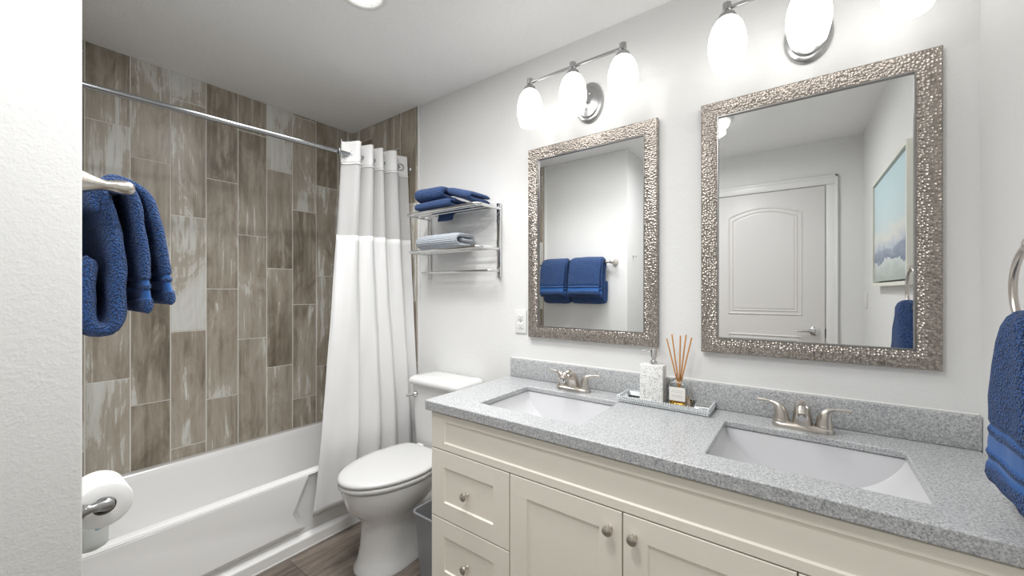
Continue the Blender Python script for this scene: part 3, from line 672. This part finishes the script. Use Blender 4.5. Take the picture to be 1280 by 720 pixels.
# ------------------------------------------------------------------ vanity lights
def make_light(cx, label):
    t = thing('vanity_light', label, 'wall light', (cx, -0.002, 2.04), 'three-globe vanity lights'); by, bz = -0.160, 2.128
    mb = MB(); mb.lathe([(1.0, 0), (1.0, -0.006), (0.93, -0.013), (0.80, -0.015), (0.77, -0.019), (0.70, -0.022), (0.0, -0.024)], (cx, -0.001, 2.040), 'y', 40, sx=0.064, sy=0.088); mb.build('backplate', M['satin'], t, smooth=40)
    for s_ in (-0.032, 0.032): MB().lathe([(0.0055, -0.02), (0.0055, -0.026), (0.003, -0.029), (0, -0.029)], (cx+s_*0.2, 0, 2.04+s_), 'y', 12).build('screw', M['chrome'], t)
    p, _ = smoothpath([(cx, -0.02, 2.035), (cx, -0.06, 2.040), (cx, -0.105, 2.085), (cx, -0.135, 2.118), (cx, by, bz)], 20); MB().tube(p, 0.0065, 12, up=(1, 0, 0)).build('arm', M['satin'], t)
    MB().tube([(cx-0.210, by, bz), (cx+0.210, by, bz)], 0.0062, 14).build('bar', M['satin'], t)
    for k in (-1, 0, 1):
        x = cx+k*0.209
        mb = MB(); mb.lathe([(0.009, 0.016), (0.0125, 0.016), (0.0125, -0.006), (0.010, -0.009), (0.013, -0.013), (0.023, -0.020), (0.027, -0.030), (0.027, -0.037), (0.0, -0.037)], (x, by, bz), 'z', 24)
        sk = mb.build('socket_cup', M['satin'], t)
        mb = MB(); mb.lathe([(0.024, -0.032), (0.034, -0.042), (0.045, -0.060), (0.0525, -0.085), (0.0555, -0.112), (0.0545, -0.138), (0.050, -0.162), (0.043, -0.186), (0.040, -0.188), (0.030, -0.187), (0.0, -0.185)], (x, by, bz), 'z', 32)
        mb.build('glass_shade', M['opal'], t, smooth=60)
    return t
l1 = make_light(1.838, 'brushed steel three-globe wall light above the left mirror')
copy_tree(l1, None, (0.763, 0, 0), 'brushed steel three-globe wall light above the right mirror')

# recessed ceiling light
RC = thing('recessed_light', 'white recessed ceiling light above the toilet', 'ceiling light', (1.262, -0.735, H))
rc = (1.262, -0.735, H)
mb = MB(); mb.lathe([(0.092, -0.0005), (0.092, -0.005), (0.084, -0.009), (0.076, -0.010), (0.070, -0.007), (0.066, -0.002)], rc, 'z', 40, cap=False); mb.build('trim_ring', M['plastic'], RC, smooth=60)
mb = MB(); mb.lathe([(0.062, -0.002), (0.0, -0.003)], rc, 'z', 40, cap=False); mb.build('lens', M['lens'], RC)

FL = thing('flush_light', 'round flush ceiling light, glimpsed at the top of the right mirror', 'ceiling light', (2.085, -1.32, H))
fc = (2.085, -1.32, H)
MB().lathe([(0.150, -0.0005), (0.155, -0.004), (0.155, -0.016), (0.145, -0.020)], fc, 'z', 40).build('base_ring', M['plastic'], FL)
MB().lathe([(0.145, -0.018), (0.138, -0.040), (0.115, -0.060), (0.075, -0.074), (0.03, -0.080), (0.0, -0.081)], fc, 'z', 40).build('glass_dome', M['opal'], FL)

# ------------------------------------------------------------------ outlet, switch, picture
OU = thing('wall_outlet', 'white duplex outlet on the wall left of the left mirror', 'outlet', (1.469, 0, 1.07))
ox, oz = 1.4695, 1.070
MB().rbox(ox-0.035, ox+0.035, -0.006, -0.0003, oz-0.058, oz+0.058, 0.003, 3).build('plate', M['plastic'], OU)
for dz in (-0.021, 0.021):
    r = MB().rbox(ox-0.016, ox+0.016, -0.0085, -0.005, oz+dz-0.014, oz+dz+0.014, 0.0015).build('receptacle', M['plastic'], OU)
    mb = MB(); mb.box(ox-0.0075, ox-0.0055, -0.009, -0.0083, oz+dz-0.001, oz+dz+0.007); mb.box(ox+0.0055, ox+0.0075, -0.009, -0.0083, oz+dz-0.001, oz+dz+0.006); mb.lathe([(0.0025, -0.009), (0.0025, -0.0083)], (ox, 0, oz+dz-0.007), 'y', 10)
    mb.build('slots', M['hole'], r)
mb = MB(); mb.lathe([(0.003, -0.0058), (0.003, -0.0075), (0, -0.008)], (ox, 0, oz), 'y', 12); mb.build('screw', M['satin'], OU)
SWt = thing('light_switch', 'white rocker light switch on the right wall near the door', 'light switch', (XR, -2.02, 1.16))
MB().rbox(XR-0.006, XR-0.0003, -2.055, -1.985, 1.10, 1.215, 0.003, 3).build('plate', M['plastic'], SWt)
MB().rbox(XR-0.0095, XR-0.005, -2.037, -2.003, 1.125, 1.19, 0.002).build('rocker', M['plastic'], SWt)
py0, py1, pz0, pz1 = -1.495, -0.640, 1.245, 1.832
PI_ = thing('framed_painting', 'seascape painting in a cream floating frame on the right wall', 'painting', (XR, (py0+py1)/2, (pz0+pz1)/2))
mb = MB(); d = 0.036; fw = 0.017
for (a, b, c_, e) in ((py0, py1, pz0, pz0+fw), (py0, py1, pz1-fw, pz1), (py0, py0+fw, pz0+fw, pz1-fw), (py1-fw, py1, pz0+fw, pz1-fw)): mb.box(XR-d, XR-0.001, a, b, c_, e)
mb.build('frame', M['frame'], PI_, smooth=None)
MB().box(XR-0.008, XR-0.002, py0+fw, py1-fw, pz0+fw, pz1-fw).build('shadow_gap_backing', M['hole'], PI_, smooth=None)  # dark back board paints in the shadow gap around the canvas
MB().rbox(XR-0.028, XR-0.0075, py0+fw+0.009, py1-fw-0.009, pz0+fw+0.009, pz1-fw-0.009, 0.002).build('canvas', M['art'], PI_)

# ------------------------------------------------------------------ wall rack over the toilet
RK = thing('towel_rack', 'polished chrome two-shelf towel rack on the wall above the toilet', 'towel rack', (1.07, 0, 1.48))
pl, pr = 0.815, 1.338
for x in (pl, pr):
    mb = MB(); mb.rbox(x-0.012, x+0.012, -0.016, -0.004, 1.288, 1.668, 0.002)
    for z in (1.30, 1.655): mb.lathe([(0.008, -0.0005), (0.008, -0.005)], (x, 0, z), 'y', 12)
    p_ = mb.build('post', M['chrome'], RK)
    for z in (1.300, 1.655): MB().lathe([(0.005, -0.0155), (0.005, -0.019), (0, -0.020)], (x, 0, z), 'y', 12).build('screw', M['chrome'], p_)
def ushape(z, dep, r, ex=0.0):
    k = 0.022; a, b = pl-ex, pr+ex; pts = [(pl-ex, -0.016, z), (a, -dep+k, z)]
    for i in range(1, 7): t = math.pi/2*i/6; pts.append((a+k-k*math.cos(t), -dep+k-k*math.sin(t), z))
    pts.append((b-k, -dep, z))
    for i in range(1, 7): t = math.pi/2*i/6; pts.append((b-k+k*math.sin(t), -dep+k-k*math.cos(t), z))
    pts.append((b, -0.016, z)); mb = MB(); mb.tube(pts, r, 12, up=(0, 0, 1)); return mb
for z, dep in ((1.640, 0.178), (1.434, 0.165)):
    s_ = ushape(z, dep, 0.0085).build('shelf', M['chrome'], RK)
    for q in (0.30, 0.55, 0.80): MB().tube([(pl+0.004, -dep*q, z-0.001), (pr-0.004, -dep*q, z-0.001)], 0.0048, 10).build('shelf_rail', M['chrome'], s_)
ushape(1.322, 0.075, 0.0065).build('rail', M['chrome'], RK)

def folded(name, label, path, hw, t, m_, cx, seed, bands=None, group=None, rotz=0.0, piv=None, extra=None, amp=0.003, loc=(0,0,0), lift=None):
    mb = MB(); sweep(mb, [(cx, y, z) for y, z in path], (1, 0, 0), hw, t, 90, 32, amp, 18, seed, bands)
    for ex in (extra or []): sweep(mb, ex[0], (1, 0, 0), ex[1], ex[2], 30, 24, amp, 18, seed+1)
    if rotz:
        c, s_ = math.cos(rotz), math.sin(rotz)
        mb.v = [(piv[0]+(x-piv[0])*c-(y-piv[1])*s_, piv[1]+(x-piv[0])*s_+(y-piv[1])*c, z) for x, y, z in mb.v]
    if lift: mb.v = [(x, y, z+lift(x)) for x, y, z in mb.v]
    return tag(mb.build(name, m_, loc=loc, smooth=80), label, 'towel', group)
zs = 1.6485
folded('folded_towel', 'wide blue towel lying flat at the bottom of the rack pile', [(-0.03, zs+0.0115), (-0.165, zs+0.0115), (-0.184, zs+0.022), (-0.165, zs+0.0325), (-0.03, zs+0.0325)], 0.135, 0.0105, M['blue'], 1.03, 1, None, 'blue towels on the rack', extra=[([(1.01, -0.060, zs+0.01), (1.01, -0.066, zs-0.02), (1.01, -0.072, zs-0.045)], 0.055, 0.010)], amp=0.002, loc=(1.03, -0.1, zs))
zb = zs+0.046
folded('folded_towel', 'thick folded blue towel on top left of the rack pile', [(-0.04, zb+0.019), (-0.15, zb+0.019), (-0.178, zb+0.038), (-0.15, zb+0.058), (-0.07, zb+0.059), (-0.05, zb+0.050)], 0.095, 0.0185, M['blue'], 0.985, 2, None, 'blue towels on the rack', 0.15, (0.985, -0.1), loc=(0.985, -0.1, zb))
folded('folded_towel', 'thin folded blue towel sloping off the right of the rack pile', [(-0.03, zs+0.012), (-0.145, zs+0.014), (-0.168, zs+0.025), (-0.145, zs+0.037), (-0.03, zs+0.036)], 0.085, 0.0115, M['blue'], 1.212, 3, None, 'blue towels on the rack', -0.10, (1.212, -0.1), amp=0.002, loc=(1.212, -0.1, zs), lift=lambda x: 0.048-0.30*(x-1.165))
zk = 1.4425
folded('folded_towel', 'light grey knitted towel folded on the lower rack shelf', [(-0.05, zk+0.017), (-0.135, zk+0.017), (-0.160, zk+0.040), (-0.135, zk+0.064), (-0.045, zk+0.066), (-0.028, zk+0.052), (-0.05, zk+0.041), (-0.12, zk+0.041)], 0.155, 0.0135, M['knit'], 1.030, 4, None, None, amp=0.002, loc=(1.03, -0.09, zk))

# ------------------------------------------------------------------ towel bar on the front wall and its towels
BY, BZ = -1.405, 1.450
TBR = thing('towel_bar', 'brushed nickel towel bar on the wall facing the mirrors', 'towel bar', (1.04, YF, BZ))
MB().tube([(0.70, BY, BZ), (1.372, BY, BZ)], 0.008, 14).build('bar', M['nickel'], TBR)
for x in (0.70, 1.372):
    mb = MB(); mb.lathe([(0.027, 0.0005), (0.027, 0.004), (0.024, 0.010), (0.018, 0.022), (0.0125, 0.038), (0.0115, 0.048), (0.0145, 0.060), (0.0165, 0.072), (0.0150, 0.083), (0.010, 0.090), (0.0, 0.092)], (x, YF, BZ), 'y', 28); mb.build('post', M['nickel'], TBR, smooth=60)
def bar_towel(cx, hw, label):
    mb = MB(); hemb = [(-0.058, -0.034), (-0.080, -0.070)]
    sweep(mb, [(cx, -1.447, 1.30), (cx, -1.447, 1.16), (cx, -1.425, 1.130), (cx, -1.400, 1.158), (cx, -1.400, 1.30), (cx, -1.418, 1.42), (cx, -1.428, 1.455)], (1, 0, 0), hw, 0.0195, 60, 36, 0.004, 20, 1)
    sweep(mb, [(cx, -1.434, 1.40), (cx, -1.432, 1.455), (cx, -1.405, 1.474), (cx, -1.374, 1.455), (cx, -1.358, 1.36), (cx, -1.346, 1.168)], (1, 0, 0), hw-0.004, 0.0155, 70, 36, 0.0035, 20, 2, hemb)
    sweep(mb, [(cx, -1.42, 1.478), (cx, -1.392, 1.482), (cx, -1.350, 1.455), (cx, -1.322, 1.36), (cx, -1.300, 1.186)], (1, 0, 0), hw-0.012, 0.0145, 70, 36, 0.0035, 20, 3, hemb)
    return tag(mb.build('hanging_towel', M['blue'], loc=(cx, BY, BZ), smooth=80), label, 'towel', 'blue towels on the towel bar')
bar_towel(1.166, 0.150, 'blue towel on the towel bar, nearest to the wall corner')
bar_towel(0.872, 0.130, 'blue towel farther along the towel bar, nearer the tub')

# toilet paper holder and roll
TPZ, TPY = 0.745, -1.422
RZ = TPZ-0.0118
TH = thing('toilet_paper_holder', 'brushed nickel toilet paper holder below the towel bar', 'toilet paper holder', (1.26, YF, TPZ))
for x in (1.340, 1.178):
    mb = MB(); mb.lathe([(0.024, 0.0005), (0.024, 0.004), (0.019, 0.010), (0.012, 0.018), (0.0095, 0.027), (0.0115, 0.038), (0.0150, 0.048), (0.0140, 0.057), (0.008, 0.063), (0.0, 0.064)], (x, YF, TPZ), 'y', 24); mb.build('post', M['satin'], TH, smooth=60)
MB().tube([(1.19, TPY, TPZ), (1.330, TPY, TPZ)], 0.007, 14).build('roller', M['satin'], TH)
RL = thing('toilet_paper', 'white toilet paper roll on the wall holder', 'toilet paper', (1.26, TPY, TPZ))
mb = MB(); mb.lathe([(0.020, 0.055), (0.046, 0.055), (0.0488, 0.053), (0.0495, 0.05), (0.0495, -0.05), (0.0488, -0.053), (0.046, -0.055), (0.020, -0.055), (0.020, 0.055)], (1.262, TPY, RZ), 'x', 48, cap=False); mb.build('roll', M['paper'], RL)
mb = MB(); mb.lathe([(0.0198, 0.0545), (0.0198, -0.0545), (0.0188, -0.0545), (0.0188, 0.0545), (0.0198, 0.0545)], (1.262, TPY, RZ), 'x', 32, cap=False); mb.build('core', M['core'], RL)

# bottle on the tub rim
bx, by, bz = 0.655, -1.366, HT
BT = thing('plastic_bottle', 'milky plastic bottle with a blue mark standing on the tub rim', 'bottle', (bx, by, bz))
mb = MB(); mb.lathe([(0.038, 0.0008), (0.041, 0.004), (0.042, 0.02), (0.042, 0.10), (0.037, 0.118), (0.012, 0.130), (0.011, 0.14)], (bx, by, bz), 'z', 32); mb.build('body', M['bottle'], BT, smooth=50)
mb = MB(); mb.lathe([(0.014, 0.136), (0.014, 0.16), (0.012, 0.162), (0, 0.162)], (bx, by, bz), 'z', 20); mb.build('cap', M['plastic'], BT)
mb = MB(); mb.grid(lambda u, v: (bx+0.0424*math.cos(0.1+0.45*u), by+0.0424*math.sin(0.1+0.45*u), bz+0.065+0.03*v), 8, 4); mb.build('label', M['bluelabel'], BT, solid=0.0004)

# ------------------------------------------------------------------ towel ring on the right wall and its towel
RGY, RGZ, RGX, RGR = -0.468, 1.226, 2.918, 0.077
RG = thing('towel_ring', 'brushed nickel towel ring on the right wall', 'towel ring', (XR, RGY, 1.30))
mb = MB(); mb.lathe([(0.026, -0.0005), (0.026, -0.005), (0.020, -0.012), (0.012, -0.022), (0.010, -0.034), (0.013, -0.048), (0.011, -0.060), (0.0, -0.063)], (XR, RGY, RGZ+RGR), 'x', 24); mb.build('mount', M['nickel'], RG, smooth=60)
cc = Vector((RGX, RGY, RGZ)); pts = [cc+Vector((0, math.sin(a), math.cos(a)))*RGR for a in [2*math.pi*i/48 for i in range(49)]]
MB().tube(pts, 0.0062, 12, False, up=(1, 0, 0)).build('ring', M['nickel'], RG)
mb = MB(); rings = []; att = []; K = 72
prof = [(1.186, 0.010, 0.008), (1.183, 0.028, 0.018), (1.172, 0.046, 0.026), (1.155, 0.058, 0.031), (1.12, 0.078, 0.034), (1.07, 0.100, 0.036), (1.01, 0.122, 0.037)]
zz = 0.995
while zz > 0.842: prof.append((zz, 0.127+(0.995-zz)*0.17, 0.037)); zz -= 0.009
prof += [(0.838, 0.150, 0.033), (0.840, 0.12, 0.02), (0.86, 0.08, 0.008)]
for z, hy, hx in prof:
    hy *= 0.84; z += 0.012*min(1, (1.186-z)/0.2)
    band = 1.0
    if 0.885 < z < 0.90 or 0.915 < z < 0.945 or 0.958 < z < 0.966: band = 0.0; hy -= 0.003; hx -= 0.003
    r = []
    for j in range(K):
        a = 2*math.pi*j/K; c, s_ = math.cos(a), math.sin(a); f = (1.186-z)/0.34
        rp = 1+0.10*math.sin(5*a+1.0+0.8*f)*(1-0.35*f)
        x = RGX - 0.006 + math.copysign(abs(c)**0.75, c)*hx*rp; y = RGY - 0.026 + math.copysign(abs(s_)**0.75, s_)*hy*(1+0.4*(rp-1))
        r.append(wob((x, y, z), 0.004, 22, 5)); att.append(band)
    rings.append(r)
mb.loft(rings); mb.att['terry'] = att
tag(mb.build('hanging_towel', M['blue'], loc=(RGX, RGY, RGZ), smooth=80), 'blue towel hanging through the ring on the right wall', 'towel')

# small hook on the alcove side wall, seen at the edge of the left mirror
HK = MB(); HK.lathe([(0.012, 0), (0.012, 0.004), (0.005, 0.008), (0.005, 0.022), (0.009, 0.026), (0.008, 0.032), (0, 0.034)], (XA, -1.60, 1.50), 'x', 16)
tag(HK.build('robe_hook', M['chrome'], loc=(XA, -1.60, 1.50)), 'small chrome peg on the alcove side wall', 'hook')
